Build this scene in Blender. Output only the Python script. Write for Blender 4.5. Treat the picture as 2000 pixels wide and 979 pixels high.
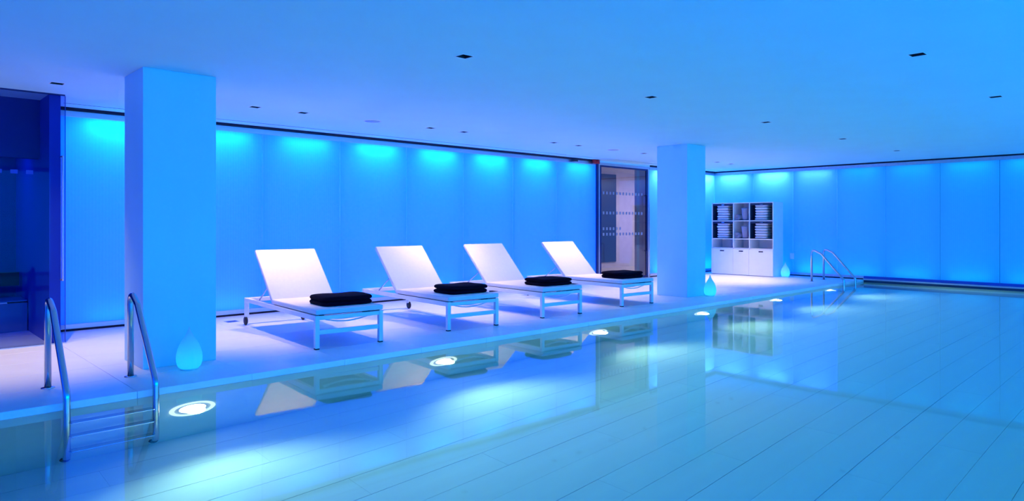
import bpy, bmesh, math, random
from mathutils import Vector, Matrix

for o in list(bpy.data.objects):
    bpy.data.objects.remove(o, do_unlink=True)
scene = bpy.context.scene
COL = scene.collection
random.seed(7)

# ------------------------------------------------------------------ camera
# 24 mm lens, level camera with a small vertical shift; +X runs along the lounger wall
CAM_H = 1.25
cam = bpy.data.cameras.new('camera')
cam.sensor_width = 36.0
cam.lens = 24.0
cam.shift_y = -53.5 / 2000
cam.clip_start = 0.05
camo = bpy.data.objects.new('camera', cam)
camo.location = (0, 0, CAM_H)
camo.rotation_euler = (math.radians(90), 0, math.radians(46.404 - 90))
COL.objects.link(camo)
scene.camera = camo

# ------------------------------------------------------------------ world, exposure
world = bpy.data.worlds.new('world')
world.use_nodes = True
world.node_tree.nodes['Background'].inputs[0].default_value = (0.0, 0.05, 0.2, 1)
world.node_tree.nodes['Background'].inputs[1].default_value = 0.0
scene.world = world
vs = scene.view_settings
vs.view_transform = 'Standard'
vs.look = 'None'
vs.exposure = 0.08
vs.gamma = 1.0
vs.use_curve_mapping = False
scene.cycles.max_bounces = 7
scene.cycles.diffuse_bounces = 4
scene.cycles.glossy_bounces = 3
scene.cycles.transmission_bounces = 5
scene.cycles.volume_bounces = 0

# light levels used by the lamp builders below
DECK_SPOT = (1.0, 0.64, 0.30)
DECK_SPOT_W = 140.0
POOL_LAMP = (0.88, 1.0, 0.64)
POOL_LAMP_W = 84.0
PANEL_GLOW = (0.0, 0.05, 1.0)
PANEL_GLOW_S = 1.5
PANEL_DIM = (0.0, 0.17, 0.80)
PANEL_DIM_S = 0.5
PANEL_NEAR = (0.0, 0.27, 1.0)      # cyan glow added to the unseen wall on the camera's side
PANEL_UNSEEN_S = 3.6
COVE_COL = (0.0, 0.50, 1.0)

# ------------------------------------------------------------------ main dimensions (metres)
CEIL = 2.585
WALL_Y = 9.25       # face of the luminous wall behind the loungers
FAR_X = 16.1        # face of the luminous end wall
EDGE_Y = 5.585      # pool edge on the lounger side
NEAR_Y = 0.335      # pool edge on the camera side
POOL_X0 = -1.6
WATER_Z = -0.053
POOL_Z = -1.25
BACK_X = -4.0
RIGHT_Y = -3.0
CAV = 0.26          # depth of the light cavity behind the panels
DOOR_X0, DOOR_X1 = 11.30, 13.14

# ------------------------------------------------------------------ materials
def new_mat(name):
    m = bpy.data.materials.new(name)
    m.use_nodes = True
    nt = m.node_tree
    nt.nodes.clear()
    out = nt.nodes.new('ShaderNodeOutputMaterial')
    return m, nt, out

def mat(name, col, rough=0.5, metal=0.0, var=0.06, scale=6.0, bump=0.0, bscale=60.0, coat=0.0, stretch=None, spec=0.5):
    m, nt, out = new_mat(name)
    b = nt.nodes.new('ShaderNodeBsdfPrincipled')
    b.inputs['Roughness'].default_value = rough
    b.inputs['Metallic'].default_value = metal
    b.inputs['Coat Weight'].default_value = coat
    b.inputs['Specular IOR Level'].default_value = spec
    tc = nt.nodes.new('ShaderNodeTexCoord')
    mp = nt.nodes.new('ShaderNodeMapping')
    if stretch:
        mp.inputs['Scale'].default_value = stretch
    nt.links.new(tc.outputs['Object'], mp.inputs['Vector'])
    n = nt.nodes.new('ShaderNodeTexNoise')
    n.inputs['Scale'].default_value = scale
    n.inputs['Detail'].default_value = 5
    nt.links.new(mp.outputs['Vector'], n.inputs['Vector'])
    r = nt.nodes.new('ShaderNodeValToRGB')
    r.color_ramp.elements[0].position = 0.3
    r.color_ramp.elements[1].position = 0.7
    r.color_ramp.elements[0].color = tuple(max(0, c * (1 - var)) for c in col) + (1,)
    r.color_ramp.elements[1].color = tuple(min(1, c * (1 + var)) for c in col) + (1,)
    nt.links.new(n.outputs['Fac'], r.inputs['Fac'])
    nt.links.new(r.outputs['Color'], b.inputs['Base Color'])
    if bump:
        n2 = nt.nodes.new('ShaderNodeTexNoise')
        n2.inputs['Scale'].default_value = bscale
        n2.inputs['Detail'].default_value = 4
        nt.links.new(mp.outputs['Vector'], n2.inputs['Vector'])
        bp = nt.nodes.new('ShaderNodeBump')
        bp.inputs['Strength'].default_value = bump
        bp.inputs['Distance'].default_value = 0.01
        nt.links.new(n2.outputs['Fac'], bp.inputs['Height'])
        nt.links.new(bp.outputs['Normal'], b.inputs['Normal'])
    nt.links.new(b.outputs[0], out.inputs[0])
    return m

def emit_mat(name, col, s):
    m, nt, out = new_mat(name)
    e = nt.nodes.new('ShaderNodeEmission')
    e.inputs[0].default_value = tuple(col) + (1,)
    e.inputs[1].default_value = s
    nt.links.new(e.outputs[0], out.inputs[0])
    return m

def glass_mat(name, tint, ior=1.45, rough=0.0):
    """thin architectural glass: clear passage tinted by the pane, mirror by Fresnel"""
    m, nt, out = new_mat(name)
    t = nt.nodes.new('ShaderNodeBsdfTransparent')
    t.inputs[0].default_value = tuple(tint) + (1,)
    g = nt.nodes.new('ShaderNodeBsdfGlossy')
    g.inputs['Roughness'].default_value = rough
    f = nt.nodes.new('ShaderNodeFresnel')
    geo = nt.nodes.new('ShaderNodeNewGeometry')
    mx = nt.nodes.new('ShaderNodeMix')          # same reflectance on both faces of the pane
    mx.inputs[2].default_value = ior
    mx.inputs[3].default_value = 1.0 / ior
    nt.links.new(geo.outputs['Backfacing'], mx.inputs[0])
    nt.links.new(mx.outputs[0], f.inputs[0])
    x = nt.nodes.new('ShaderNodeMixShader')
    nt.links.new(f.outputs[0], x.inputs[0])
    nt.links.new(t.outputs[0], x.inputs[1])
    nt.links.new(g.outputs[0], x.inputs[2])
    nt.links.new(x.outputs[0], out.inputs[0])
    return m

def panel_mat(name, strength, glow=PANEL_GLOW):
    """ribbed translucent light panel: its own even glow plus whatever lamps shine through it"""
    m, nt, out = new_mat(name)
    tc = nt.nodes.new('ShaderNodeTexCoord')
    w = nt.nodes.new('ShaderNodeTexWave')
    w.wave_type = 'BANDS'
    w.bands_direction = 'X'
    w.wave_profile = 'SIN'
    w.inputs['Scale'].default_value = 9.0
    nt.links.new(tc.outputs['Object'], w.inputs['Vector'])
    r = nt.nodes.new('ShaderNodeValToRGB')
    r.color_ramp.elements[0].color = (0.025, 0.10, 0.18, 1)
    r.color_ramp.elements[1].color = (0.035, 0.13, 0.22, 1)
    nt.links.new(w.outputs['Fac'], r.inputs['Fac'])
    bp = nt.nodes.new('ShaderNodeBump')
    bp.inputs['Strength'].default_value = 0.06
    bp.inputs['Distance'].default_value = 0.004
    nt.links.new(w.outputs['Fac'], bp.inputs['Height'])
    d = nt.nodes.new('ShaderNodeBsdfDiffuse')
    nt.links.new(r.outputs[0], d.inputs['Color'])
    nt.links.new(bp.outputs[0], d.inputs['Normal'])
    t = nt.nodes.new('ShaderNodeBsdfTranslucent')
    t.inputs['Color'].default_value = (0.5, 0.5, 0.5, 1)
    a = nt.nodes.new('ShaderNodeAddShader')
    nt.links.new(d.outputs[0], a.inputs[0])
    nt.links.new(t.outputs[0], a.inputs[1])
    g = nt.nodes.new('ShaderNodeBsdfGlossy')
    g.inputs['Roughness'].default_value = 0.25
    g.inputs['Color'].default_value = (0.35, 0.7, 0.9, 1)
    x = nt.nodes.new('ShaderNodeMixShader')
    x.inputs[0].default_value = 0.04
    nt.links.new(a.outputs[0], x.inputs[1])
    nt.links.new(g.outputs[0], x.inputs[2])
    e = nt.nodes.new('ShaderNodeEmission')
    e.inputs[0].default_value = glow + (1,)
    e.inputs[1].default_value = strength
    a2 = nt.nodes.new('ShaderNodeAddShader')
    nt.links.new(x.outputs[0], a2.inputs[0])
    nt.links.new(e.outputs[0], a2.inputs[1])
    nt.links.new(a2.outputs[0], out.inputs[0])
    return m

def water_mat(name):
    m, nt, out = new_mat(name)
    tc = nt.nodes.new('ShaderNodeTexCoord')
    n = nt.nodes.new('ShaderNodeTexNoise')
    n.inputs['Scale'].default_value = 1.3
    n.inputs['Detail'].default_value = 2
    nt.links.new(tc.outputs['Object'], n.inputs['Vector'])
    bp = nt.nodes.new('ShaderNodeBump')
    bp.inputs['Strength'].default_value = 0.02
    bp.inputs['Distance'].default_value = 0.05
    nt.links.new(n.outputs['Fac'], bp.inputs['Height'])
    f = nt.nodes.new('ShaderNodeFresnel')
    f.inputs[0].default_value = 1.333
    r = nt.nodes.new('ShaderNodeBsdfRefraction')
    r.inputs['Color'].default_value = (0.92, 0.98, 1.0, 1)
    r.inputs['IOR'].default_value = 1.333
    r.inputs['Roughness'].default_value = 0.0
    g = nt.nodes.new('ShaderNodeBsdfGlossy')
    g.inputs['Roughness'].default_value = 0.035
    for k in (f, r, g):
        nt.links.new(bp.outputs[0], k.inputs['Normal'])
    x = nt.nodes.new('ShaderNodeMixShader')
    nt.links.new(f.outputs[0], x.inputs[0])
    nt.links.new(r.outputs[0], x.inputs[1])
    nt.links.new(g.outputs[0], x.inputs[2])
    nt.links.new(x.outputs[0], out.inputs[0])
    v = nt.nodes.new('ShaderNodeVolumeAbsorption')
    v.inputs['Color'].default_value = (0.0, 0.90, 1.0, 1)
    v.inputs['Density'].default_value = 0.24
    nt.links.new(v.outputs[0], out.inputs['Volume'])
    return m

def shell_mat(name):
    """frosted plastic lamp shell: lit from inside"""
    m, nt, out = new_mat(name)
    t = nt.nodes.new('ShaderNodeBsdfTranslucent')
    t.inputs[0].default_value = (0.5, 0.55, 0.6, 1)
    d = nt.nodes.new('ShaderNodeBsdfDiffuse')
    tc = nt.nodes.new('ShaderNodeTexCoord')
    n = nt.nodes.new('ShaderNodeTexNoise')
    n.inputs['Scale'].default_value = 20
    nt.links.new(tc.outputs['Object'], n.inputs['Vector'])
    r = nt.nodes.new('ShaderNodeValToRGB')
    r.color_ramp.elements[0].color = (0.20, 0.26, 0.30, 1)
    r.color_ramp.elements[1].color = (0.24, 0.30, 0.34, 1)
    nt.links.new(n.outputs['Fac'], r.inputs['Fac'])
    nt.links.new(r.outputs[0], d.inputs[0])
    a = nt.nodes.new('ShaderNodeAddShader')
    nt.links.new(t.outputs[0], a.inputs[0])
    nt.links.new(d.outputs[0], a.inputs[1])
    nt.links.new(a.outputs[0], out.inputs[0])
    return m

M = {
    'plaster': mat('blue_light_plaster', (0.48, 0.83, 0.88), 0.8, var=0.015, scale=2.0, bump=0.03, bscale=40),  # white plaster given a pale blue tint, standing in for blue light
    'stone': mat('pale_deck_stone', (0.72, 0.80, 0.82), 0.38, var=0.03, scale=3.0, bump=0.02, bscale=90),  # red held down in the deck colour to suit the blue light
    'grout': mat('grey_grout', (0.45, 0.45, 0.45), 0.9),
    'marble': mat('column_stone', (0.42, 0.79, 0.86), 0.5, var=0.03, scale=2.5, stretch=(1, 1, 0.4)),  # blue light on the columns is partly put into their colour
    'poolfloor': mat('pool_floor_plank', (0.84, 0.88, 0.90), 0.6, var=0.035, scale=1.5, stretch=(0.3, 3, 1)),
    'poolwall': mat('pool_wall_tile', (0.80, 0.88, 0.90), 0.5, var=0.03),
    'navytile': mat('navy_fascia_tile', (0.012, 0.03, 0.10), 0.3),
    'slot': mat('painted_gap_shade', (0.004, 0.006, 0.03), 0.8),  # near-black colour carries the shade inside the gaps
    'alu': mat('brushed_aluminium', (0.55, 0.56, 0.60), 0.38, 1.0, var=0.05, scale=20, stretch=(0.1, 1, 1)),
    'steel': mat('polished_steel', (0.56, 0.58, 0.62), 0.16, 1.0, var=0.03),
    'white': mat('white_powder_coat', (0.84, 0.84, 0.84), 0.4, var=0.02),
    'fabric': mat('white_sling_fabric', (0.72, 0.73, 0.74), 0.85, var=0.02, scale=30, bump=0.12, bscale=500),
    'black': mat('black_rubber', (0.012, 0.012, 0.014), 0.6),
    'navy': mat('navy_towelling', (0.0025, 0.0018, 0.010), 0.95, var=0.25, scale=90, bump=0.6, bscale=260, spec=0.08),
    'terry': mat('pale_towelling', (0.74, 0.70, 0.70), 0.95, var=0.07, scale=60, bump=0.5, bscale=240),
    'mauve': mat('mauve_grey_towelling', (0.36, 0.33, 0.40), 0.95, var=0.1, scale=60, bump=0.5, bscale=240),
    'crate': mat('dark_blue_crate', (0.015, 0.03, 0.07), 0.7),
    'red': mat('red_plastic', (0.45, 0.01, 0.015), 0.4),
    'darkblue': mat('navy_paint', (0.012, 0.02, 0.20), 0.55),
    'midblue': mat('blue_paint', (0.02, 0.06, 0.42), 0.5),
    'teal': mat('blue_mosaic', (0.02, 0.16, 0.40), 0.4),
    'frost': mat('frosted_film', (0.30, 0.32, 0.42), 0.7),
    'jamb': mat('navy_metal', (0.01, 0.02, 0.12), 0.35, 0.3),
    'brass': mat('yellowed_metal_edge', (0.72, 0.64, 0.34), 0.35, 0.6),
    'beige': mat('beige_lobby_floor', (0.62, 0.57, 0.50), 0.45),
    'lobby': mat('lobby_wall_paint', (0.62, 0.60, 0.66), 0.7),
    'speaker': mat('speaker_grille', (0.30, 0.45, 0.55), 0.7, var=0.2, scale=300),
    'panel': panel_mat('translucent_ribbed_panel', PANEL_GLOW_S),
    'paneldim': panel_mat('translucent_ribbed_panel_dimmed', PANEL_DIM_S, PANEL_DIM),
    'panelunseen': panel_mat('unseen_ribbed_panel_cyan', PANEL_UNSEEN_S, PANEL_NEAR),
    'water': water_mat('pool_water'),
    'shell': shell_mat('frosted_lamp_shell'),
    'lens': emit_mat('pool_lamp_lens', (1.0, 1.0, 0.96), 14.0),
    'halo': emit_mat('pool_lamp_ring_glow', (0.85, 1.0, 0.97), 1.3),
    'warmlens': emit_mat('downlight_lens', (1.0, 0.8, 0.55), 6.0),
    'clear': glass_mat('clear_glass', (0.80, 0.80, 0.84)),
    'navyglass': glass_mat('blue_tinted_glass', (0.72, 0.78, 0.92), 1.2),
}

# ------------------------------------------------------------------ mesh helpers
def mesh_of(bm, name, smooth=False):
    me = bpy.data.meshes.new(name)
    bmesh.ops.recalc_face_normals(bm, faces=bm.faces[:])
    bm.to_mesh(me)
    bm.free()
    if smooth:
        for p in me.polygons:
            p.use_smooth = True
    return me

def put(name, me, m, parent=None, loc=(0, 0, 0), rot=(0, 0, 0)):
    if isinstance(m, str):
        m = M[m]
    if m is not None and (not me.materials):
        me.materials.append(m)
    o = bpy.data.objects.new(name, me)
    COL.objects.link(o)
    o.parent = parent
    o.location = loc
    o.rotation_euler = rot
    return o

def add_box(bm, x0, x1, y0, y1, z0, z1, bev=0.0, seg=1):
    r = bmesh.ops.create_cube(bm, size=1.0)
    vs_ = r['verts']
    for v in vs_:
        v.co.x = x0 + (v.co.x + 0.5) * (x1 - x0)
        v.co.y = y0 + (v.co.y + 0.5) * (y1 - y0)
        v.co.z = z0 + (v.co.z + 0.5) * (z1 - z0)
    if bev:
        es = list({e for v in vs_ for e in v.link_edges})
        bmesh.ops.bevel(bm, geom=es, offset=bev, segments=seg, affect='EDGES', profile=0.5)

def box(name, x0, x1, y0, y1, z0, z1, m, parent=None, bev=0.0, seg=1, **k):
    bm = bmesh.new()
    add_box(bm, x0, x1, y0, y1, z0, z1, bev, seg)
    return put(name, mesh_of(bm, name, seg > 2), m, parent, **k)

def tube_mesh(pts, r, n=12, name='tube', bm=None):
    own = bm is None
    if own:
        bm = bmesh.new()
    pts = [Vector(p) for p in pts]
    tang = []
    for i in range(len(pts)):
        a = pts[max(0, i - 1)]
        b = pts[min(len(pts) - 1, i + 1)]
        tang.append((b - a).normalized())
    up = Vector((0, 0, 1)) if abs(tang[0].z) < 0.9 else Vector((1, 0, 0))
    side = tang[0].cross(up).normalized()
    rings = []
    for p, t in zip(pts, tang):
        side = (side - t * side.dot(t)).normalized()
        nrm = t.cross(side)
        rings.append([bm.verts.new(p + r * (math.cos(2 * math.pi * k / n) * side + math.sin(2 * math.pi * k / n) * nrm)) for k in range(n)])
    for a, b in zip(rings, rings[1:]):
        for k in range(n):
            bm.faces.new((a[k], a[(k + 1) % n], b[(k + 1) % n], b[k]))
    bm.faces.new(rings[0][::-1])
    bm.faces.new(rings[-1])
    return mesh_of(bm, name, True) if own else None

def round_path(pts, rad, seg=6):
    """polyline with its inner corners rounded"""
    pts = [Vector(p) for p in pts]
    rad = rad if isinstance(rad, (list, tuple)) else [rad] * (len(pts) - 2)
    out = [pts[0]]
    for i in range(1, len(pts) - 1):
        a = (pts[i - 1] - pts[i])
        b = (pts[i + 1] - pts[i])
        ua, ub = a.normalized(), b.normalized()
        half = ua.angle(ub) / 2
        d = min(rad[i - 1] / math.tan(half), a.length * 0.49, b.length * 0.49)
        p0, p1 = pts[i] + ua * d, pts[i] + ub * d
        for k in range(seg + 1):
            t = k / seg
            out.append((1 - t) ** 2 * p0 + 2 * t * (1 - t) * pts[i] + t * t * p1)
    out.append(pts[-1])
    return out

def lathe_mesh(prof, n=32, name='lathe', cap=True):
    bm = bmesh.new()
    rings = []
    for r, z in prof:
        if r < 1e-6:
            rings.append([bm.verts.new((0, 0, z))])
        else:
            rings.append([bm.verts.new((r * math.cos(2 * math.pi * k / n), r * math.sin(2 * math.pi * k / n), z)) for k in range(n)])
    for a, b in zip(rings, rings[1:]):
        for k in range(n):
            k2 = (k + 1) % n
            if len(a) == 1 and len(b) == 1:
                continue
            if len(a) == 1:
                bm.faces.new((a[0], b[k], b[k2]))
            elif len(b) == 1:
                bm.faces.new((a[k], a[k2], b[0]))
            else:
                bm.faces.new((a[k], a[k2], b[k2], b[k]))
    return mesh_of(bm, name, True)

def grid_with_holes(name, x0, x1, y0, y1, z, holes, m):
    """horizontal sheet with rectangular openings (x0,x1,y0,y1)"""
    xs = sorted({x0, x1} | {h[0] for h in holes} | {h[1] for h in holes})
    ys = sorted({y0, y1} | {h[2] for h in holes} | {h[3] for h in holes})
    bm = bmesh.new()
    vt = {}
    def V(i, j):
        if (i, j) not in vt:
            vt[(i, j)] = bm.verts.new((xs[i], ys[j], z))
        return vt[(i, j)]
    for i in range(len(xs) - 1):
        for j in range(len(ys) - 1):
            cx, cy = (xs[i] + xs[i + 1]) / 2, (ys[j] + ys[j + 1]) / 2
            if any(h[0] < cx < h[1] and h[2] < cy < h[3] for h in holes):
                continue
            bm.faces.new((V(i, j), V(i, j + 1), V(i + 1, j + 1), V(i + 1, j)))
    return put(name, mesh_of(bm, name), m)

def empty(name, loc=(0, 0, 0), rz=0.0, parent=None):
    o = bpy.data.objects.new(name, None)
    o.empty_display_size = 0.1
    COL.objects.link(o)
    o.location = loc
    o.rotation_euler = (0, 0, rz)
    o.parent = parent
    return o

def tag(o, label, cat, group=None, kind=None):
    o['label'] = label
    o['category'] = cat
    if group:
        o['group'] = group
    if kind:
        o['kind'] = kind
    return o

def struct(o, label=None):
    o['kind'] = 'structure'
    if label:
        o['label'] = label
    return o

def copy_tree(o, parent=None):
    c = o.copy()
    COL.objects.link(c)
    c.parent = parent
    for ch in list(o.children):
        copy_tree(ch, c)
    return c

def lamp(name, kind, loc, energy, col, parent=None, direction=None, **k):
    l = bpy.data.lights.new(name, kind)
    l.energy = energy
    l.color = col
    for a, v in k.items():
        setattr(l, a, v)
    o = bpy.data.objects.new(name, l)
    COL.objects.link(o)
    o.location = loc
    o.parent = parent
    if direction is not None:
        o.rotation_euler = Vector(direction).to_track_quat('-Z', 'Y').to_euler()
    return o

# ================================================================== STRUCTURE
# ---- lounger deck: bed with stone slabs laid on it
floor = struct(box('floor', BACK_X, FAR_X + 0.01, EDGE_Y + 0.01, WALL_Y + 0.01, -0.20, -0.052, 'grout'), 'pale stone pool deck')
PITCH = 0.862
X_J = 1.48                      # one joint position read from the photograph
rows = [(EDGE_Y, 6.17)] + [(6.17 + 0.616 * k, 6.17 + 0.616 * (k + 1)) for k in range(5)]
tile_cache = {}
def slab(x0, x1, y0, y1):
    key = (round(x1 - x0, 3), round(y1 - y0, 3))
    if key not in tile_cache:
        bm = bmesh.new()
        add_box(bm, 0, key[0] - 0.002, 0, key[1] - 0.002, -0.052, 0.0, 0.002)
        tile_cache[key] = mesh_of(bm, 'stone_slab')
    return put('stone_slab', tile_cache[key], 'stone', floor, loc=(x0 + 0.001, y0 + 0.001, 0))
k0 = math.floor((BACK_X - X_J) / PITCH)
for r, (ya, yb) in enumerate(rows):
    xx = X_J + k0 * PITCH
    while xx < FAR_X:
        a, b = max(xx, BACK_X), min(xx + PITCH, FAR_X)
        if b - a > 0.03:
            slab(a, b, ya, yb)
        xx += PITCH
# the niche floor behind the glass screen
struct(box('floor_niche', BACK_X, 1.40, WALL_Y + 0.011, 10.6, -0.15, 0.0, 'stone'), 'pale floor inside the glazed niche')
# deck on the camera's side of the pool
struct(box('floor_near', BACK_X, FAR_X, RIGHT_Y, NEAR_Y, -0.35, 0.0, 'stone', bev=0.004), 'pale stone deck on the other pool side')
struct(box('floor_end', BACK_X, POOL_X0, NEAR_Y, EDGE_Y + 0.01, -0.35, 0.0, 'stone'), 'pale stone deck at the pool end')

# ---- pool basin
basin = struct(box('pool_floor', POOL_X0 - 0.2, FAR_X + 0.3, NEAR_Y - 0.2, EDGE_Y + 0.2, POOL_Z - 0.15, POOL_Z - 0.012, 'grout'), 'pool floor under the water')
PW, PL = 0.292, 2.56
plank_cache = {}
ny = round((EDGE_Y - NEAR_Y) / PW)
pw = (EDGE_Y - NEAR_Y) / ny
for j in range(ny):
    x = POOL_X0 - ((j * 0.37) % 1.0) * PL
    while x < FAR_X:
        a, b = max(x, POOL_X0), min(x + PL, FAR_X)
        if b - a > 0.05:
            key = round(b - a, 3)
            if key not in plank_cache:
                bm = bmesh.new()
                add_box(bm, 0.0004, key - 0.0004, 0.0012, pw - 0.0012, -0.012, 0.0, 0.001)
                plank_cache[key] = mesh_of(bm, 'plank')
            put('plank', plank_cache[key], 'poolfloor', basin, loc=(a, NEAR_Y + j * pw, POOL_Z + random.uniform(-0.001, 0.001)))
        x += PL
struct(box('pool_wall_deck', POOL_X0 - 0.2, FAR_X + 0.3, EDGE_Y, EDGE_Y + 0.2, POOL_Z, -0.0525, 'poolwall'), 'pool wall below the lounger deck')
struct(box('pool_wall_near', POOL_X0 - 0.2, FAR_X + 0.3, NEAR_Y - 0.2, NEAR_Y, POOL_Z, -0.01, 'poolwall'))
struct(box('pool_wall_end', POOL_X0 - 0.2, POOL_X0, NEAR_Y, EDGE_Y, POOL_Z, -0.01, 'poolwall'))
struct(box('pool_wall_far', FAR_X, FAR_X + 0.2, NEAR_Y, EDGE_Y, POOL_Z, -0.16, 'poolwall'))
struct(box('trim_fascia', FAR_X - 0.012, FAR_X + 0.2, RIGHT_Y, EDGE_Y, -0.159, -0.012, 'navytile'), 'dark navy fascia band along the waterline')
struct(box('trim_ledge', FAR_X - 0.05, FAR_X + 0.2, RIGHT_Y, EDGE_Y, -0.012, 0.022, 'alu', bev=0.003), 'grey metal ledge above the waterline')

# the body of water fills the basin; its sides are bedded in the pool walls
bm = bmesh.new()
add_box(bm, POOL_X0 - 0.004, FAR_X + 0.004, NEAR_Y - 0.004, EDGE_Y + 0.004, POOL_Z - 0.02, WATER_Z)
me = mesh_of(bm, 'pool_water')
tag(put('pool_water', me, 'water'), 'calm clear turquoise water filling the swimming pool', 'water', kind='stuff')

# ---- ceiling with openings for the downlights and a thin slot along the wall
ROW_DECK = 7.72
deck_pairs = [0.72, 1.35, 3.27, 3.86, 5.77, 6.38, 8.31, 8.93, 10.84, 11.46, 13.55, 14.15]
ROW_POOL = 4.22
pool_row = [0.92, 3.49, 6.05, 8.66, 11.25, 13.8]
ROW_NEAR = 1.70
near_row = [0.92, 3.49, 6.05, 8.67, 11.25]
DL = 0.105
spots = [(x, ROW_DECK, 'deck') for x in deck_pairs] + [(x, ROW_POOL, 'pool') for x in pool_row] + [(x, ROW_NEAR, 'near') for x in near_row]
holes = [(x - DL / 2, x + DL / 2, y - DL / 2, y + DL / 2) for x, y, _ in spots]
SLOT_Y = 8.915
holes.append((1.62, FAR_X, SLOT_Y, SLOT_Y + 0.024))
struct(grid_with_holes('ceiling', BACK_X - CAV - 0.1, FAR_X + CAV + 0.1, RIGHT_Y - CAV - 0.1, WALL_Y + CAV + 0.1, CEIL, holes, 'plaster'), 'smooth plaster ceiling tinted pale blue for the blue light')
struct(box('trim_ceiling_slot', 1.62, FAR_X, SLOT_Y - 0.01, SLOT_Y + 0.034, CEIL + 0.006, CEIL + 0.016, 'slot'), 'thin dark slot in the ceiling')

# ---- side and back walls out of view
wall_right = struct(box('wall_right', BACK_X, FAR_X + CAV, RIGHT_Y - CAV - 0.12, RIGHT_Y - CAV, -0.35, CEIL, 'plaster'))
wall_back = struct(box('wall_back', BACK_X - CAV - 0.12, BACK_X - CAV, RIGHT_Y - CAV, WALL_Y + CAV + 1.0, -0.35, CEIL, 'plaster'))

# ---- luminous wall behind the loungers (wall_left) with its panels
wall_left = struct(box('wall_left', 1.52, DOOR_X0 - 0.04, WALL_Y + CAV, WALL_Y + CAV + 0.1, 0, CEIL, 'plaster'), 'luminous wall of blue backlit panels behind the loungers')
P_Z0, P_Z1 = 0.075, 2.49
joints_left = [1.62, 2.82, 4.02, 5.22, 6.43, 7.63, 8.83, 10.03, DOOR_X0]
panel_cache = {}
def panel(parent, length, loc, rz, m='panel'):
    key = (round(length, 3), m)
    if key not in panel_cache:
        bm = bmesh.new()
        # one translucent sheet with its edges folded back like a tray
        g = 0.006
        fr = [bm.verts.new(p) for p in ((g, 0, P_Z0), (key[0] - g, 0, P_Z0), (key[0] - g, 0, P_Z1), (g, 0, P_Z1))]
        bk = [bm.verts.new((v.co.x, 0.03, v.co.z)) for v in fr]
        bm.faces.new(fr)
        for i in range(4):
            bm.faces.new((fr[i], fr[(i + 1) % 4], bk[(i + 1) % 4], bk[i]))
        panel_cache[key] = mesh_of(bm, 'panel')
    return put('panel', panel_cache[key], m, parent, loc=loc, rot=(0, 0, rz))
for a, b in zip(joints_left, joints_left[1:]):
    panel(wall_left, b - a, (a, WALL_Y, 0), 0)
    # dark blue joint profile behind the gap between two panels
    box('joint_profile', a - 0.012, a + 0.012, WALL_Y + 0.031, WALL_Y + 0.06, P_Z0, P_Z1, 'jamb', wall_left)
wall_left2 = struct(box('wall_left_far', DOOR_X1 + 0.06, FAR_X + CAV, WALL_Y + CAV, WALL_Y + CAV + 0.1, 0, CEIL, 'plaster'), 'luminous wall of backlit panels beyond the glass door')
joints_b = [DOOR_X1 + 0.06, 14.30, 15.20, FAR_X]
for a, b in zip(joints_b, joints_b[1:]):
    panel(wall_left2, b - a, (a, WALL_Y, 0), 0)
    if a > 13.5:
        box('joint_profile', a - 0.012, a + 0.012, WALL_Y + 0.031, WALL_Y + 0.06, P_Z0, P_Z1, 'jamb', wall_left2)
n_tr = 0
for (a, b) in ((1.52, DOOR_X0 - 0.045), (DOOR_X1 + 0.06, FAR_X)):
    struct(box('trim_head_gap', a, b, WALL_Y - 0.05, WALL_Y + 0.04, 2.553, CEIL, 'slot'), 'dark strip painted as the shadow gap between ceiling and panels')
    struct(box('trim_head_rail', a, b, WALL_Y - 0.012, WALL_Y + 0.05, 2.485, 2.553, 'alu', bev=0.003), 'metal head rail above the panels')
    struct(box('baseboard_left', a, b, WALL_Y - 0.02, WALL_Y + 0.05, 0.024, 0.08, 'alu', bev=0.003), 'metal base rail below the panels')
    struct(box('trim_base_gap', a, b, WALL_Y - 0.012, WALL_Y + 0.05, 0.0, 0.024, 'slot'), 'dark strip painted as the shadow gap at the foot of the panels')
struct(box('wall_cavity_end', 1.52, 1.60, WALL_Y + 0.002, WALL_Y + CAV, 0, CEIL, 'plaster'))
struct(box('wall_door_jamb', DOOR_X0 - 0.045, DOOR_X0 + 0.02, WALL_Y - 0.03, WALL_Y + CAV, 0, CEIL, 'jamb'), 'dark navy jamb beside the glass door')
struct(box('wall_door_return', DOOR_X1 + 0.03, DOOR_X1 + 0.06, WALL_Y, WALL_Y + CAV, 0, CEIL, 'lobby'))
struct(box('floor_cavity', 1.52, FAR_X + CAV, WALL_Y + 0.011, WALL_Y + CAV, -0.1, 0.0, 'stone'))

# ---- luminous end wall (wall_far)
wall_far = struct(box('wall_far', FAR_X + CAV, FAR_X + CAV + 0.1, RIGHT_Y, WALL_Y + CAV, -0.1, CEIL, 'plaster'), 'luminous end wall of blue backlit panels')
joints_far = [WALL_Y, 8.18, 7.18, 6.16, 5.14, 4.11, 3.09, 2.07, 1.05, 0.03, -0.99, -2.01, RIGHT_Y]
for a, b in zip(joints_far, joints_far[1:]):
    panel(wall_far, a - b, (FAR_X, a, 0), -math.pi / 2, 'panel' if a > 6.5 else 'paneldim')
    if a < WALL_Y:
        box('joint_profile', FAR_X + 0.031, FAR_X + 0.06, a - 0.012, a + 0.012, P_Z0, P_Z1, 'jamb', wall_far)
struct(box('trim_far_head_gap', FAR_X - 0.012, FAR_X + 0.04, RIGHT_Y, WALL_Y - 0.05, 2.553, CEIL, 'slot'))
struct(box('trim_far_head_rail', FAR_X - 0.03, FAR_X + 0.05, RIGHT_Y, WALL_Y - 0.013, 2.485, 2.553, 'alu', bev=0.003), 'metal head rail above the end wall panels')
struct(box('baseboard_far', FAR_X - 0.02, FAR_X + 0.05, EDGE_Y, WALL_Y - 0.02, 0.024, 0.08, 'alu', bev=0.003))
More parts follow.
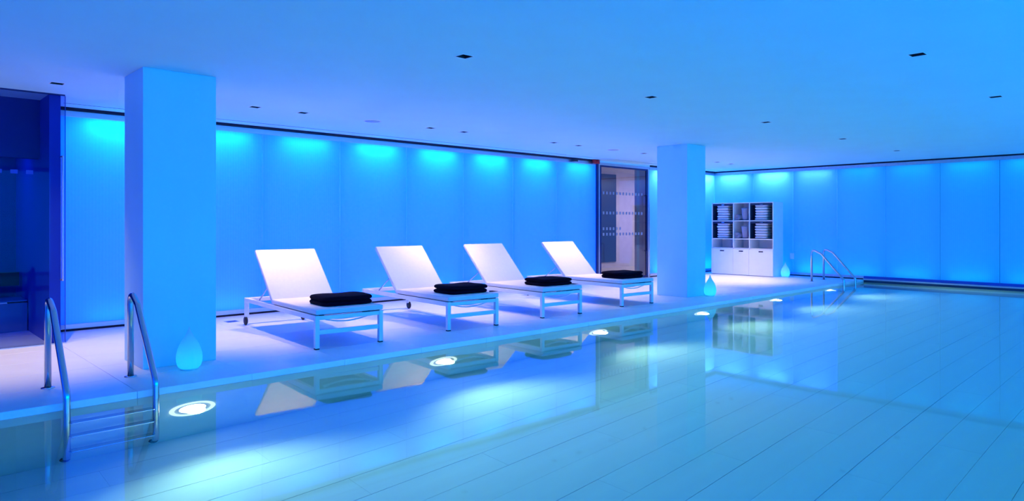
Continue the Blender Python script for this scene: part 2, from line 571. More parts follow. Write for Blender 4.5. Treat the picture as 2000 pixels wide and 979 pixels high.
struct(box('trim_far_base_gap', FAR_X - 0.012, FAR_X + 0.05, EDGE_Y, WALL_Y - 0.02, 0.0, 0.024, 'slot'))
struct(box('trim_far_sill', FAR_X - 0.02, FAR_X + 0.05, RIGHT_Y, EDGE_Y, 0.022, 0.078, 'midblue', bev=0.002))
struct(box('floor_cavity_far', FAR_X + 0.011, FAR_X + CAV, RIGHT_Y, WALL_Y + 0.01, -0.1, 0.0, 'stone'))

# cove lamps hung in the cavities behind the panels
def cove(cx, cy, d, w_top, w_low, col=COVE_COL, length=0.7):
    """d: unit vector from the lamp towards the panel"""
    along = Vector((0, 1, 0)) if abs(d[0]) > 0.5 else Vector((1, 0, 0))
    p = Vector((cx, cy, 0)) - Vector(d) * 0.0
    t = lamp('cove_lamp', 'AREA', (p.x, p.y, 2.47), w_top, col, direction=(d[0] * 0.22, d[1] * 0.22, -1), shape='RECTANGLE', size=length, size_y=0.10)
    if w_low:
        lamp('cove_lamp', 'AREA', (p.x, p.y, 0.1), w_low, (0.0, 0.4, 1.0), direction=(d[0] * 0.4, d[1] * 0.4, 1), shape='RECTANGLE', size=length, size_y=0.06)
tops = [5.5, 3.6, 3.2, 4, 4, 4, 3.6, 2.8]
for (a, b), w in zip(zip(joints_left, joints_left[1:]), tops):
    cove((a + b) / 2 + 0.05, WALL_Y + 0.14, (0, -1, 0), w, 0.7)
for a, b in zip(joints_b, joints_b[1:]):
    cove((a + b) / 2, WALL_Y + 0.14, (0, -1, 0), 7, 2.5, (0.12, 0.6, 1.0))
ftops = [4, 5, 2, 0.8, 0.8, 1, 1, 1, 1, 1, 1, 1]
for i, ((a, b), w) in enumerate(zip(zip(joints_far, joints_far[1:]), ftops)):
    lamp_c = (0.12, 0.6, 1.0) if i < 3 else (0.0, 0.5, 1.0)
    l1 = cove(FAR_X + 0.14, (a + b) / 2, (-1, 0, 0), w, 1.5 if i < 3 else 0.8, lamp_c)

# unseen walls: glowing panels added to light the column fronts and sides
xr = FAR_X
while xr > BACK_X + 0.1:
    panel(wall_right, min(1.2, xr - BACK_X), (xr, RIGHT_Y, 0), math.pi, 'panelunseen')
    xr -= 1.2
yr = RIGHT_Y
while yr < 8.2:
    panel(wall_back, 1.12, (BACK_X, yr, 0), math.pi / 2, 'panel')
    yr += 1.12
struct(box('trim_back_head', BACK_X - 0.05, BACK_X + 0.012, RIGHT_Y, 8.34, 2.485, CEIL, 'alu'))
struct(box('baseboard_back', BACK_X - 0.05, BACK_X + 0.012, RIGHT_Y, 8.34, 0.0, 0.08, 'alu'))
struct(box('trim_right_head', BACK_X, FAR_X, RIGHT_Y - 0.05, RIGHT_Y + 0.012, 2.485, CEIL, 'alu'))
struct(box('baseboard_right', BACK_X, FAR_X, RIGHT_Y - 0.05, RIGHT_Y + 0.012, 0.0, 0.08, 'alu'))

# ---- columns
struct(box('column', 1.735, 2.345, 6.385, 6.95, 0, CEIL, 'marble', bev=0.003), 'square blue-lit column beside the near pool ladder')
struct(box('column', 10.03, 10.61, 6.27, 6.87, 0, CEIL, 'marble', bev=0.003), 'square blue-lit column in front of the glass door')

# ---- niche behind the tinted glass screen at the left
NX = 1.40
struct(box('wall_niche_jamb', NX, NX + 0.10, 8.40, 10.6, 0, CEIL, 'midblue'), 'dark blue jamb wall of the glazed niche')
struct(box('wall_niche_lintel', BACK_X, NX, 8.90, 9.02, 1.95, CEIL, 'darkblue'), 'dark navy bulkhead inside the glazed niche')
struct(box('wall_niche_back', BACK_X, NX, 10.5, 10.6, 0, CEIL, 'darkblue'))
struct(box('ceiling_niche', BACK_X, NX, 9.02, 10.6, 2.2, 2.25, 'darkblue'))
nb = empty('bench', (0.4, 9.62, 0))
box('bench_base', -3.5, 0.99, 0, 0.6, 0, 0.33, 'teal', nb)
box('bench_edge', -3.5, 0.80, -0.015, 0.01, 0.33, 0.345, 'alu', nb)
box('bench_seat', -3.5, 0.99, 0.0, 0.6, 0.345, 0.36, 'teal', nb)
box('backrest', -3.5, 0.97, 0.42, 0.5, 0.50, 0.66, 'black', nb)
tag(nb, 'dark blue tiled bench inside the glazed niche', 'bench')
lamp('niche_lamp', 'AREA', (0.2, 9.6, 2.15), 16, (0.0, 0.06, 1.0), direction=(0, 0.3, -1), shape='RECTANGLE', size=2.0, size_y=0.1)

gs = empty('glass_screen', (1.53, 8.35, 0))
box('glass_pane', -1.35, 0.0, 0, 0.012, 0.012, CEIL - 0.012, 'navyglass', gs)
box('glass_pane', -5.4, -1.355, 0, 0.012, 0.012, CEIL - 0.012, 'navyglass', gs)
box('floor_channel', -5.4, 0.0, -0.008, 0.020, 0.0, 0.012, 'alu', gs)
box('ceiling_channel', -5.4, 0.0, -0.008, 0.020, CEIL - 0.012, CEIL, 'jamb', gs)
box('glass_edge', 0.0, 0.006, 0.0, 0.012, 0.012, CEIL - 0.012, 'midblue', gs)
for s in (-1, 1):
    yb = 0.006 + s * 0.06
    pts = round_path([(-0.03, 0.006, 1.94), (-0.03, yb, 1.94), (-0.03, yb, 0.66), (-0.03, 0.006, 0.66)], 0.008, 3)
    put('handle', tube_mesh(pts, 0.010, 8), 'alu', gs)
for k in range(10):
    box('manifestation_square', -0.335 - k * 0.128, -0.275 - k * 0.128, -0.0012, -0.0002, 1.745, 1.785, 'midblue', gs)
tag(gs, 'dark blue tinted glass screen with long pull handle closing a niche', 'glass screen')

# ---- lobby behind the glass door
LY = 12.0
struct(box('floor_lobby', DOOR_X0, 19.0, WALL_Y + 0.012, LY + 0.2, -0.08, 0.0, 'beige'), 'beige lobby floor behind the glass door')
struct(box('wall_lobby', 13.2, 19.0, LY, LY + 0.1, 0, 2.75, 'lobby'), 'pale lobby wall seen through the glass door')
struct(box('wall_lobby_left', DOOR_X0 - 0.1, DOOR_X0 - 0.02, WALL_Y + CAV, LY + 0.1, 0, 2.75, 'lobby'))
struct(box('wall_lobby_end', DOOR_X0 - 0.1, 13.2, LY, LY + 0.1, 0, 2.75, 'lobby'))
struct(box('wall_lobby_right', 18.9, 19.0, WALL_Y + CAV, LY, 0, 2.75, 'lobby'))
struct(box('wall_lobby_front', DOOR_X1 + 0.06, 19.0, WALL_Y + CAV + 0.101, WALL_Y + CAV + 0.16, 0, 2.75, 'lobby'))
struct(box('ceiling_lobby', DOOR_X0 - 0.1, 19.0, WALL_Y + CAV + 0.1, LY + 0.2, 2.68, 2.74, 'lobby'))
dp = empty('doorway_panel', (15.1, LY, 0))  # flat dark panel stands in for the dark doorway here
box('board', -0.36, 0.37, -0.03, -0.002, 0.16, 2.62, mat('dark_doorway_blue', (0.012, 0.05, 0.16), 0.3), dp)
box('board_edge', 0.37, 0.39, -0.034, -0.002, 0.16, 2.62, 'lobby', dp)
tag(dp, 'tall dark blue panel for the dark doorway in the lobby wall behind glass door', 'wall panel')
lamp('lobby_lamp', 'AREA', (16.2, 10.3, 2.6), 75, (0.80, 0.72, 1.0), direction=(0, 0, -1), shape='RECTANGLE', size=3.0, size_y=0.6)

# ---- glass door in the luminous wall
dr = empty('door_1', (DOOR_X0 + 0.02, WALL_Y, 0))
struct(dr, 'clear glass door with dotted film rows and tall pull handle')
DW = DOOR_X1 - DOOR_X0 - 0.02
box('door_frame', 0.0, 0.05, -0.02, 0.03, 0, 2.54, 'alu', dr, bev=0.002)
box('door_frame', DW - 0.02, DW + 0.03, -0.02, 0.03, 0, 2.54, 'alu', dr, bev=0.002)
box('door_frame', 0.05, DW - 0.02, -0.02, 0.03, 2.49, 2.54, 'alu', dr, bev=0.002)
box('door_stile', 0.052, 0.115, -0.008, 0.022, 0.01, 2.488, 'jamb', dr)
box('door_stile', DW - 0.075, DW - 0.022, -0.008, 0.022, 0.01, 2.488, 'jamb', dr)
box('door_rail', 0.115, DW - 0.075, -0.008, 0.022, 2.455, 2.488, 'jamb', dr)
box('door_bottom_rail', 0.115, DW - 0.075, -0.008, 0.022, 0.01, 0.05, 'jamb', dr)
box('edge_strip', DW + 0.031, DW + 0.045, -0.022, 0.03, 0, 1.75, 'brass', dr)
box('glass_pane', 0.115, DW - 0.075, 0.0, 0.012, 0.05, 2.455, 'clear', dr)
put('pull_handle', tube_mesh(round_path([(DW - 0.12, 0.0, 1.88), (DW - 0.12, -0.06, 1.88), (DW - 0.12, -0.06, 0.62), (DW - 0.12, 0.0, 0.62)], 0.01, 3), 0.016, 8), 'jamb', dr)
for zc, n in ((1.90, 13), (1.47, 13), (1.13, 6), (1.01, 13)):
    bm = bmesh.new()
    for k in range(n):
        xk = 0.17 + k * 0.115
        add_box(bm, xk, xk + 0.055, -0.002, -0.0005, zc - 0.03, zc + 0.03)
    o = put('film_dots', mesh_of(bm, 'film_dots'), 'frost', dr)
    o['kind'] = 'stuff'
struct(box('wall_door_head', DOOR_X0 + 0.02, DOOR_X1 + 0.06, WALL_Y - 0.01, WALL_Y + 0.6, 2.542, CEIL + 0.2, 'plaster'))

# ================================================================== OBJECTS
# ---- sun loungers
LW, LL = 0.745, 2.10            # outer width, leg-to-leg length
def make_lounger():
    root = empty('sun_lounger')
    h = 0.335
    leg = 0.046
    bm = bmesh.new(); add_box(bm, -leg / 2, leg / 2, -leg / 2, leg / 2, 0.012, h, 0.004); leg_me = mesh_of(bm, 'leg')
    bm = bmesh.new(); add_box(bm, -leg / 2 + 0.002, leg / 2 - 0.002, -leg / 2 + 0.002, leg / 2 - 0.002, 0.0, 0.012); foot_me = mesh_of(bm, 'foot_cap')
    bm = bmesh.new(); add_box(bm, -leg / 2, leg / 2, -leg / 2, leg / 2, 0.085, h, 0.004); rleg_me = mesh_of(bm, 'leg')
    prof = [(0, -0.015), (0.042, -0.015), (0.054, -0.008), (0.054, 0.008), (0.042, 0.015), (0, 0.015)]
    wheel_me = lathe_mesh(prof, 20, 'wheel')
    xs = LW / 2 - leg / 2
    for s in (-1, 1):
        l = put('leg', leg_me, 'white', root, loc=(s * xs, 0, 0))
        put('foot_cap', foot_me, 'black', l)
        l = put('leg', rleg_me, 'white', root, loc=(s * xs, LL, 0))
        put('wheel', wheel_me, 'black', l, loc=(0.012 * s, 0.0, 0.055), rot=(0, math.pi / 2, 0))
        box('side_rail', s * xs - leg / 2, s * xs + leg / 2, leg / 2, LL - leg / 2, h - 0.05, h, 'white', root, bev=0.004)
    box('stretcher', -xs + leg / 2, xs - leg / 2, -0.012, 0.012, 0.145, 0.19, 'white', root, bev=0.003)
    box('cross_rail', -xs + leg / 2, xs - leg / 2, -0.02, 0.02, h - 0.045, h - 0.005, 'white', root, bev=0.003)
    box('cross_rail', -xs + leg / 2, xs - leg / 2, LL - 0.02, LL + 0.02, h - 0.05, h, 'white', root, bev=0.003)
    # seat: frame plus taut fabric, resting just above the rails
    hy = 1.20
    seat = box('seat', -LW / 2 + 0.004, LW / 2 - 0.004, -0.03, hy, h + 0.008, h + 0.060, 'fabric', root, bev=0.012, seg=3)
    box('seat_frame', -LW / 2 + 0.03, LW / 2 - 0.03, 0.0, hy - 0.02, h, h + 0.008, 'black', seat)
    # reclined back
    ang = math.radians(44)
    bl = 0.80
    bk = empty('backrest', (0, hy - 0.005, h + 0.012), 0, root)
    bk.rotation_euler = (ang, 0, 0)
    bp = box('back_panel', -LW / 2 + 0.004, LW / 2 - 0.004, 0.0, bl, 0.0, 0.046, 'fabric', bk, bev=0.012, seg=3)
    box('back_frame', -LW / 2 + 0.02, LW / 2 - 0.02, 0.02, bl - 0.02, -0.016, 0.0, 'white', bk, bev=0.003)
    # props holding the back up
    for s in (-1, 1):
        a = Vector((s * (LW / 2 - 0.06), hy + 0.30 * math.cos(ang), h + 0.30 * math.sin(ang)))
        b = Vector((s * (LW / 2 - 0.06), hy + 0.56, h - 0.01))
        put('prop_strut', tube_mesh([a, b], 0.008, 8), 'steel', root)
    # bowed strap bars slung under the foot end
    for yo, sag in ((0.06, 0.055), (0.12, 0.035)):
        pts = [(-xs + 0.05 + (2 * xs - 0.10) * t, yo, h - 0.03 - sag * 4 * t * (1 - t)) for t in [i / 12 for i in range(13)]]
        put('bowed_bar', tube_mesh(pts, 0.007, 8), 'white', root)
    box('clip', -xs + 0.05, -xs + 0.10, 0.04, 0.13, h - 0.055, h - 0.005, 'black', root, bev=0.006)
    box('clip', xs - 0.14, xs - 0.09, 0.04, 0.13, h - 0.045, h - 0.005, 'black', root, bev=0.006)
    return root
# foot-end left leg positions read off the deck
L_AT = [(3.60, 6.185, -4.5), (5.265, 6.205, -4.5), (6.83, 6.205, -4.0), (8.57, 6.235, -3.5)]
L_LABEL = ['white sun lounger at the end of the row nearest the tinted glass screen',
           'white sun lounger second in the row counting from the tinted glass screen',
           'white sun lounger third in the row counting from the tinted glass screen',
           'white sun lounger at the end of the row in front of the glass door']
proto = make_lounger()
loungers = []
for i, (x, y, a) in enumerate(L_AT):
    o = proto if i == 0 else copy_tree(proto)
    o.location = (x, y, 0)
    o.rotation_euler = (0, 0, math.radians(a))
    tag(o, L_LABEL[i], 'sun lounger', 'sun loungers in a row on the deck')
    loungers.append(o)

# ---- folded towels
def folded_mesh(w, d, t, layers, name, seed, bulge=0.012):
    """a folded towel: soft rounded layers, fold side bulging, built as one skin"""
    rnd = random.Random(seed)
    bm = bmesh.new()
    th = t / layers
    N = 48
    for L in range(layers):
        ox, oy = rnd.uniform(-0.006, 0.006), rnd.uniform(-0.006, 0.006)
        ph = rnd.uniform(0, 6)
        zc = th * (L + 0.5)
        def P(ang, rho, s):
            # superellipse outline, rho 0 (centre) .. 1 (rim), s -1..1 through the thickness
            c, q = math.cos(ang), math.sin(ang)
            k = (abs(c) ** 9 + abs(q) ** 9) ** (-1 / 9)
            x, y = w / 2 * rho * k * c, d / 2 * rho * k * q
            wob = 0.004 * math.sin(9 * x / w + ph) + 0.003 * math.sin(8 * y / d + 2 * ph)
            sag = -0.007 * rho ** 4 if s > 0 else 0.0
            base = wob if (L > 0 or s > 0) else 0.0
            return Vector((x + ox, y + oy, zc + s * th / 2 + (base + sag) * (0.6 if layers > 1 else 0.25)))
        rim = th * 0.5
        sec = []
        for rho in (0.3, 0.6, 0.85):
            sec.append((rho, -1.0))
        m = min(w, d) / 2
        for k in range(7):
            a = -math.pi / 2 + math.pi * k / 6
            sec.append((1 - rim / m * 0.8 * (1 - math.cos(a)), math.sin(a)))
        for rho in (0.85, 0.6, 0.3):
            sec.append((rho, 1.0))
        rings = [[bm.verts.new(P(2 * math.pi * j / N + 0.01, rho, sg)) for j in range(N)] for rho, sg in sec]
        for A, B in zip(rings, rings[1:]):
            for j in range(N):
                bm.faces.new((A[j], A[(j + 1) % N], B[(j + 1) % N], B[j]))
        bm.faces.new(rings[0][::-1])
        bm.faces.new(rings[-1])
    return mesh_of(bm, name, True)
T_LABEL = ['folded navy towel on the lounger nearest the tinted glass screen',
           'folded navy towel on the second lounger from the tinted glass screen',
           'folded navy towel on the third lounger from the tinted glass screen',
           'folded navy towel on the lounger in front of the glass door']
for i, (x, y, a) in enumerate(L_AT):
    me = folded_mesh(0.56, 0.44, 0.10, 2, 'folded_towel', 20 + i)
    ra = math.radians(a)
    lx, ly = 0.06, 0.34
    wx = x + lx * math.cos(ra) - ly * math.sin(ra)
    wy = y + lx * math.sin(ra) + ly * math.cos(ra)
    o = put('folded_towel', me, 'navy', None, loc=(wx, wy, 0.3965), rot=(0, 0, ra))
    tag(o, T_LABEL[i], 'towel', 'navy towels on the loungers')

# ---- drop-shaped floor lamps
def drop(x, y, s, label, watts):
    root = empty('drop_lamp', (x, y, 0))
    H = 0.365
    cp = [(0, .075), (.04, .088), (.1, .098), (.18, .103), (.26, .104), (.35, .101), (.45, .093), (.55, .080), (.65, .061), (.73, .043), (.8, .029), (.87, .017), (.94, .008), (1.0, 0.0)]
    prof = [(r, 0.012 + t * (H - 0.012)) for t, r in cp]
    sh = put('lamp_shade', lathe_mesh(prof, 32, 'lamp_shade'), 'shell', root)
    put('lamp_base', lathe_mesh([(0, 0), (0.070, 0), (0.075, 0.012), (0, 0.012)], 32, 'lamp_base'), 'white', root)
    root.scale = (s, s, s)
    lamp('lamp_light', 'POINT', (0, 0, 0.085), watts, (0.0, 0.75, 1.0), parent=root, shadow_soft_size=0.03)
    tag(root, label, 'lamp', 'glowing drop lamps')
drop(2.03, 6.14, 1.0, 'glowing blue drop-shaped floor lamp at the column beside the pool ladder', 0.3)
drop(10.54, 6.14, 1.0, 'glowing blue drop-shaped floor lamp at the column in front of the glass door', 0.4)
drop(15.50, 7.09, 0.95, 'glowing blue drop-shaped floor lamp beside the white towel cabinet', 0.4)

# ---- pool ladders
def ladder(x0, x1, label):
    root = empty('pool_ladder', ((x0 + x1) / 2, 6.17, 0))
    w = (x1 - x0) / 2
    for s in (-1, 1):
        path = round_path([(s * w, 0, 0.0), (s * w, 0, 0.70), (s * w, -0.20, 0.60), (s * w, -0.66, 0.07), (s * w, -0.66, -1.10), (s * w, -0.60, -1.18)],
                          [0.09, 0.06, 0.10, 0.05], 7)
        rail = put('rail', tube_mesh(path, 0.023, 14), 'steel', root)
        put('deck_flange', lathe_mesh([(0.023, 0.0), (0.048, 0.0), (0.045, 0.006), (0.023, 0.008)], 20, 'deck_flange'), 'steel', rail, loc=(s * w, 0, 0))
        put('rubber_foot', lathe_mesh([(0, -0.02), (0.026, -0.02), (0.034, 0), (0.026, 0.03), (0, 0.03)], 14, 'rubber_foot'), 'black', rail, loc=(s * w, -0.600, -1.185))
    for z in (-0.34, -0.66, -0.98):
        t = box('tread', -w + 0.02, w - 0.02, -0.70, -0.62, z - 0.012, z + 0.012, 'steel', root, bev=0.004)
    tag(root, label, 'pool ladder', 'stainless steel pool ladders')
ladder(1.02, 1.585, 'stainless steel pool ladder beside the column near the tinted glass screen')
ladder(14.75, 15.38, 'stainless steel pool ladder near the luminous end wall')

# ---- underwater lamps in the pool wall
PL_AT = ['beside the pool ladder and column', 'under the two loungers nearest the glass screen', 'below the third lounger from the glass screen',
         'between the last lounger and the column', 'beyond the column in front of the door', 'beside the pool ladder at the end wall']
for i, x in enumerate((1.87, 4.34, 6.84, 9.30, 11.76, 14.18)):
    root = empty('pool_light', (x, EDGE_Y, WATER_Z - 0.55))
    root.rotation_euler = (math.pi / 2, 0, 0)      # local +Z points into the pool (-Y)
    put('trim_ring', lathe_mesh([(0.138, 0.0), (0.138, 0.014), (0.145, 0.022), (0.165, 0.020), (0.172, 0.010), (0.172, 0.0)], 40, 'trim_ring'), 'halo', root)
    put('lamp_body', lathe_mesh([(0, 0.004), (0.138, 0.004), (0.138, 0.0)], 40, 'lamp_body'), 'white', root)
    put('lens', lathe_mesh([(0.100, 0.004), (0.094, 0.016), (0.06, 0.026), (0, 0.030)], 32, 'lens'), 'lens', root)
    lamp('pool_lamp', 'SPOT', (0, 0, 0.07), POOL_LAMP_W, POOL_LAMP, parent=root, direction=(0, 0.14, 1), spot_size=math.radians(140), spot_blend=0.66, shadow_soft_size=0.07)
    tag(root, 'round glowing underwater light in the pool wall ' + PL_AT[i], 'pool light', 'underwater pool lights')

# ---- recessed downlights
def downlight_proto():
    root = empty('downlight')
    e = DL / 2
    bm = bmesh.new()
    # open-bottomed recess box
    z0, z1 = 0.0, 0.07
    v = [bm.verts.new(p) for p in ((-e, -e, z0), (e, -e, z0), (e, e, z0), (-e, e, z0), (-e, -e, z1), (e, -e, z1), (e, e, z1), (-e, e, z1))]
    for f in ((0, 1, 5, 4), (1, 2, 6, 5), (2, 3, 7, 6), (3, 0, 4, 7), (4, 5, 6, 7)):
        bm.faces.new([v[i] for i in f])
    put('recess', mesh_of(bm, 'recess'), 'black', root)
    bm = bmesh.new()
    t, w = 0.0025, 0.006
    for (a, b, c, d) in ((-e - w, e + w, -e - w, -e), (-e - w, e + w, e, e + w), (-e - w, -e, -e, e), (e, e + w, -e, e)):
        add_box(bm, a, b, c, d, -t, 0.0)
    put('trim_frame', mesh_of(bm, 'trim_frame'), 'white', root)
    put('lens', lathe_mesh([(0.028, 0.06), (0.022, 0.052), (0, 0.05)], 16, 'lens'), 'crate', root)
    return root
dproto = downlight_proto()
warm = M['warmlens']
for i, (x, y, k) in enumerate(spots):
    o = dproto if i == 0 else copy_tree(dproto)
    o.location = (x, y, CEIL)
    if k == 'deck':
        tag(o, 'small square recessed downlight in the ceiling above the lounger deck', 'downlight', 'downlights above the lounger deck')
    elif k == 'pool':
        tag(o, 'small square recessed downlight in the ceiling above the pool', 'downlight', 'downlights above the pool')
    else:
        tag(o, 'small square recessed downlight in the ceiling above the pool', 'downlight', 'downlights above the pool')
for x in deck_pairs:
    w = DECK_SPOT_W * (1.6 if x > 13 else 1.0)
    lamp('deck_spot', 'SPOT', (x, ROW_DECK, CEIL + 0.004), w, DECK_SPOT, direction=(0, 0, -1), spot_size=math.radians(76), spot_blend=0.8, shadow_soft_size=0.02)

# ---- ceiling speakers
for x, lab in ((4.83, 'flush round ceiling speaker grille above the loungers near the first column'), (9.90, 'flush round ceiling speaker grille near the column by the glass door')):
    root = empty('ceiling_speaker', (x, 7.72, CEIL))
    put('grille', lathe_mesh([(0, -0.004), (0.10, -0.004), (0.10, 0.0)], 32, 'grille'), 'speaker', root)
    put('rim', lathe_mesh([(0.10, -0.005), (0.112, -0.005), (0.114, 0.0)], 32, 'rim'), 'white', root)
    tag(root, lab, 'speaker', 'ceiling speakers')

# ---- fire alarm sounder and dark plate by the door head
al = empty('fire_alarm', (11.17, WALL_Y - 0.05, 2.545))
bm = bmesh.new(); add_box(bm, -0.10, 0.10, -0.06, 0.0, -0.045, 0.04, 0.015, 3)
put('alarm_body', mesh_of(bm, 'alarm_body'), 'red', al)
put('sounder_dome', lathe_mesh([(0.045, 0.0), (0.04, 0.02), (0.02, 0.032), (0, 0.035)], 20, 'sounder_dome'), 'red', al, loc=(0.02, -0.058, -0.005), rot=(math.pi / 2, 0, 0))
tag(al, 'small red fire alarm sounder above the glass door corner', 'alarm')
sg = empty('dark_plate', (10.52, WALL_Y - 0.05, 2.53))
box('plate', -0.09, 0.09, -0.02, 0.0, -0.02, 0.02, 'crate', sg, bev=0.003)
box('plate_lens', -0.07, 0.07, -0.024, -0.02, -0.012, 0.012, 'black', sg)
tag(sg, 'small dark plate on the head rail beside the red alarm', 'sensor')

# ---- floor drain, wall switch
dn = empty('floor_drain', (3.40, 8.72, 0.0))
box('drain_frame', -0.075, 0.075, -0.075, 0.075, 0.0, 0.003, 'alu', dn)
for k in range(5):
    box('drain_slot', -0.06, 0.06, -0.058 + k * 0.026, -0.046 + k * 0.026, 0.003, 0.0035, 'black', dn)
tag(dn, 'small dark square drain grate in the deck by the column', 'drain')
ws = empty('wall_switch', (FAR_X, 7.20, 0.46))
box('switch_plate', -0.012, 0.0, -0.05, 0.05, -0.07, 0.07, 'white', ws, bev=0.003)
box('switch_rocker', -0.016, -0.012, -0.02, 0.02, -0.035, 0.035, 'white', ws)
tag(ws, 'small pale switch plate on the end wall beside the towel cabinet', 'switch')

# ---- towel cabinet
CX0, CX1 = 15.25, 15.75
CY0, CY1 = 7.26, 8.84
CH = 1.745
cb = empty('towel_cabinet', ((CX0 + CX1) / 2, (CY0 + CY1) / 2, 0))
ox, oy = (CX0 + CX1) / 2, (CY0 + CY1) / 2
def cbox(name, x0, x1, y0, y1, z0, z1, m, parent=cb, bev=0.0015):
    return box(name, x0 - ox, x1 - ox, y0 - oy, y1 - oy, z0, z1, m, parent, bev=bev)
T = 0.02
D1, D2 = 8.26, 7.85
S1, S2, S3 = 1.305, 0.870, 0.640
cbox('side_panel', CX0, CX1, CY0, CY0 + T, 0, CH, 'white')
cbox('side_panel', CX0, CX1, CY1 - T, CY1, 0, CH, 'white')
cbox('top_panel', CX0, CX1, CY0 + T, CY1 - T, CH - T, CH, 'white')
cbox('back_panel', CX1 - 0.012, CX1, CY0 + T, CY1 - T, 0.0, CH - T, 'white')
for d in (D1, D2):
    cbox('divider', CX0, CX1 - 0.012, d - T / 2, d + T / 2, S3, CH - T, 'white')
for s in (S1, S2, S3):
    cols = ((CY0 + T, D2 - T / 2), (D2 + T / 2, D1 - T / 2), (D1 + T / 2, CY1 - T))
    for a, b in cols:
        cbox('shelf', CX0, CX1 - 0.012, a, b, s - T / 2, s + T / 2, 'white')
cbox('plinth', CX0 + 0.03, CX1 - 0.012, CY0 + T, CY1 - T, 0, 0.03, 'white')
for a, b in ((CY0 + 0.002, D2 - 0.0015), (D2 + 0.0015, D1 - 0.0015), (D1 + 0.0015, CY1 - 0.002)):
    dd = cbox('door', CX0 - 0.018, CX0 - 0.001, a, b, 0.012, S3 - 0.012, 'white')
    m_ = (a + b) / 2
    cbox('finger_pull', CX0 - 0.0205, CX0 - 0.0175, m_ - 0.055, m_ + 0.055, S3 - 0.075, S3 - 0.048, 'black', dd)
tag(cb, 'white open-shelf towel cabinet with three doors against the end wall', 'cabinet')

# crates in four compartments with stacks of folded towels
ORD = ['bottom', 'second from bottom', 'third from bottom', 'third from top', 'second from top', 'topmost']
towel_me = [folded_mesh(0.36, 0.32, 0.056, 1, 'stacked_towel', 50 + k) for k in range(3)]
cols = {'by the drop lamp': (CY0 + T, D2 - T / 2), 'away from the drop lamp': (D1 + T / 2, CY1 - T)}
for cname, (a, b) in cols.items():
    for rname, z0, z1 in (('top', S1 + T / 2, CH - T), ('middle', S2 + T / 2, S1 - T / 2)):
        cr = empty('storage_crate', ((CX0 + CX1) / 2, (a + b) / 2, z0))
        hw = (b - a) / 2 - 0.006
        hh = z1 - z0 - 0.006
        fx = -0.235
        box('crate_back', 0.20, 0.21, -hw, hw, 0.006, hh, 'crate', cr)
        box('crate_floor', fx, 0.21, -hw, hw, 0.0, 0.006, 'crate', cr)
        box('crate_side', fx, 0.20, -hw, -hw + 0.008, 0.006, hh, 'crate', cr)
        box('crate_side', fx, 0.20, hw - 0.008, hw, 0.006, hh, 'crate', cr)
        lip = box('crate_lip', fx, fx + 0.010, -hw + 0.008, hw - 0.008, hh - 0.045, hh, 'crate', cr)
        box('lit_hole_plate', fx - 0.002, fx, -0.035, 0.035, hh - 0.034, hh - 0.014, 'steel', lip, bev=0.0008)  # pale plate stands in for light showing through the handle hole
        tag(cr, 'dark blue open towel crate in the cabinet %s row, column %s' % (rname, cname), 'crate', 'crates in the towel cabinet')
        th = 0.0625
        for k in range(6):
            me = towel_me[k % 3]
            o = put('stacked_towel', me, 'terry', None,
                    loc=((CX0 + CX1) / 2 - 0.03 + random.uniform(-0.008, 0.008), (a + b) / 2 + 0.03 + random.uniform(-0.006, 0.006), z0 + 0.0065 + k * th),
                    rot=(0, 0, random.uniform(-0.02, 0.02)))
            side = "on the cabinet's drop lamp side" if cname == 'by the drop lamp' else "on the cabinet's column side"
            tag(o, '%s pale folded towel in the %s crate %s' % (ORD[k], 'upper' if rname == 'top' else 'lower', side), 'towel', 'towel stacks in the cabinet crates')

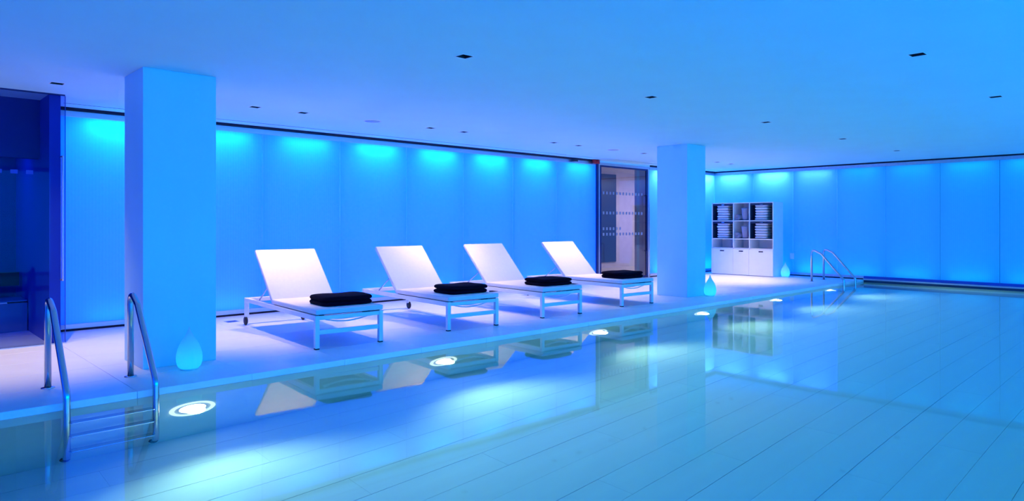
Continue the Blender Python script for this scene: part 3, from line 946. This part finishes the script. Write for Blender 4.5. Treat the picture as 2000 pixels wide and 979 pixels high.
# rolled towels in the middle column
def roll_mesh(r, L, name):
    bm = bmesh.new()
    # spiral sheet section swept along the roll axis (x)
    turns, n = 3.2, 60
    pts = []
    for i in range(n + 1):
        t = i / n
        rr = 0.012 + (r - 0.012) * t
        an = t * turns * 2 * math.pi
        pts.append((rr * math.cos(an), rr * math.sin(an)))
    th = (r - 0.012) / turns * 0.40
    rings = []
    for x, inset in ((-L / 2, 0.4), (-L / 2 + 0.008, 1.0), (L / 2 - 0.008, 1.0), (L / 2, 0.4)):
        ring = []
        for (py, pz) in pts:
            l = math.hypot(py, pz)
            for sgn in (1, -1):
                q = (l + sgn * th * inset) / l
                ring.append(bm.verts.new((x, py * q, pz * q)))
        rings.append(ring)
    m_ = len(pts)
    for A, B in zip(rings, rings[1:]):
        for i in range(m_ - 1):
            bm.faces.new((A[2 * i], A[2 * i + 2], B[2 * i + 2], B[2 * i]))
            bm.faces.new((A[2 * i + 1], B[2 * i + 1], B[2 * i + 3], A[2 * i + 3]))
        bm.faces.new((A[0], B[0], B[1], A[1]))
        bm.faces.new((A[-2], A[-1], B[-1], B[-2]))
    for R_, fl in ((rings[0], 0), (rings[-1], 1)):
        for i in range(m_ - 1):
            bm.faces.new((R_[2 * i], R_[2 * i + 1], R_[2 * i + 3], R_[2 * i + 2]))
    return mesh_of(bm, name, True)
roll = roll_mesh(0.072, 0.28, 'rolled_towel')
mid = (D1 + D2) / 2
zt, zm = S1 + T / 2, S2 + T / 2
for (xx, yy, zz, tilt, lab) in ((0.155, mid + 0.10, zt + 0.080, 0, 'rolled mauve-grey towel lying in the top middle compartment of the cabinet'),
                            (0.09, mid - 0.055, zt + 0.165, 76, 'rolled mauve-grey towel standing in the top middle compartment of the cabinet'),
                            (0.155, mid + 0.10, zm + 0.080, 0, 'rolled mauve-grey towel lying in the second-row middle compartment of the cabinet'),
                            (0.09, mid - 0.055, zm + 0.165, 76, 'rolled mauve-grey towel standing in the second-row middle compartment of the cabinet')):
    o = put('rolled_towel', roll, 'mauve', None, loc=(CX0 + xx, yy, zz), rot=(0, math.radians(tilt), math.radians(8 if tilt else -6)))
    tag(o, lab, 'towel', 'rolled towels in the cabinet')
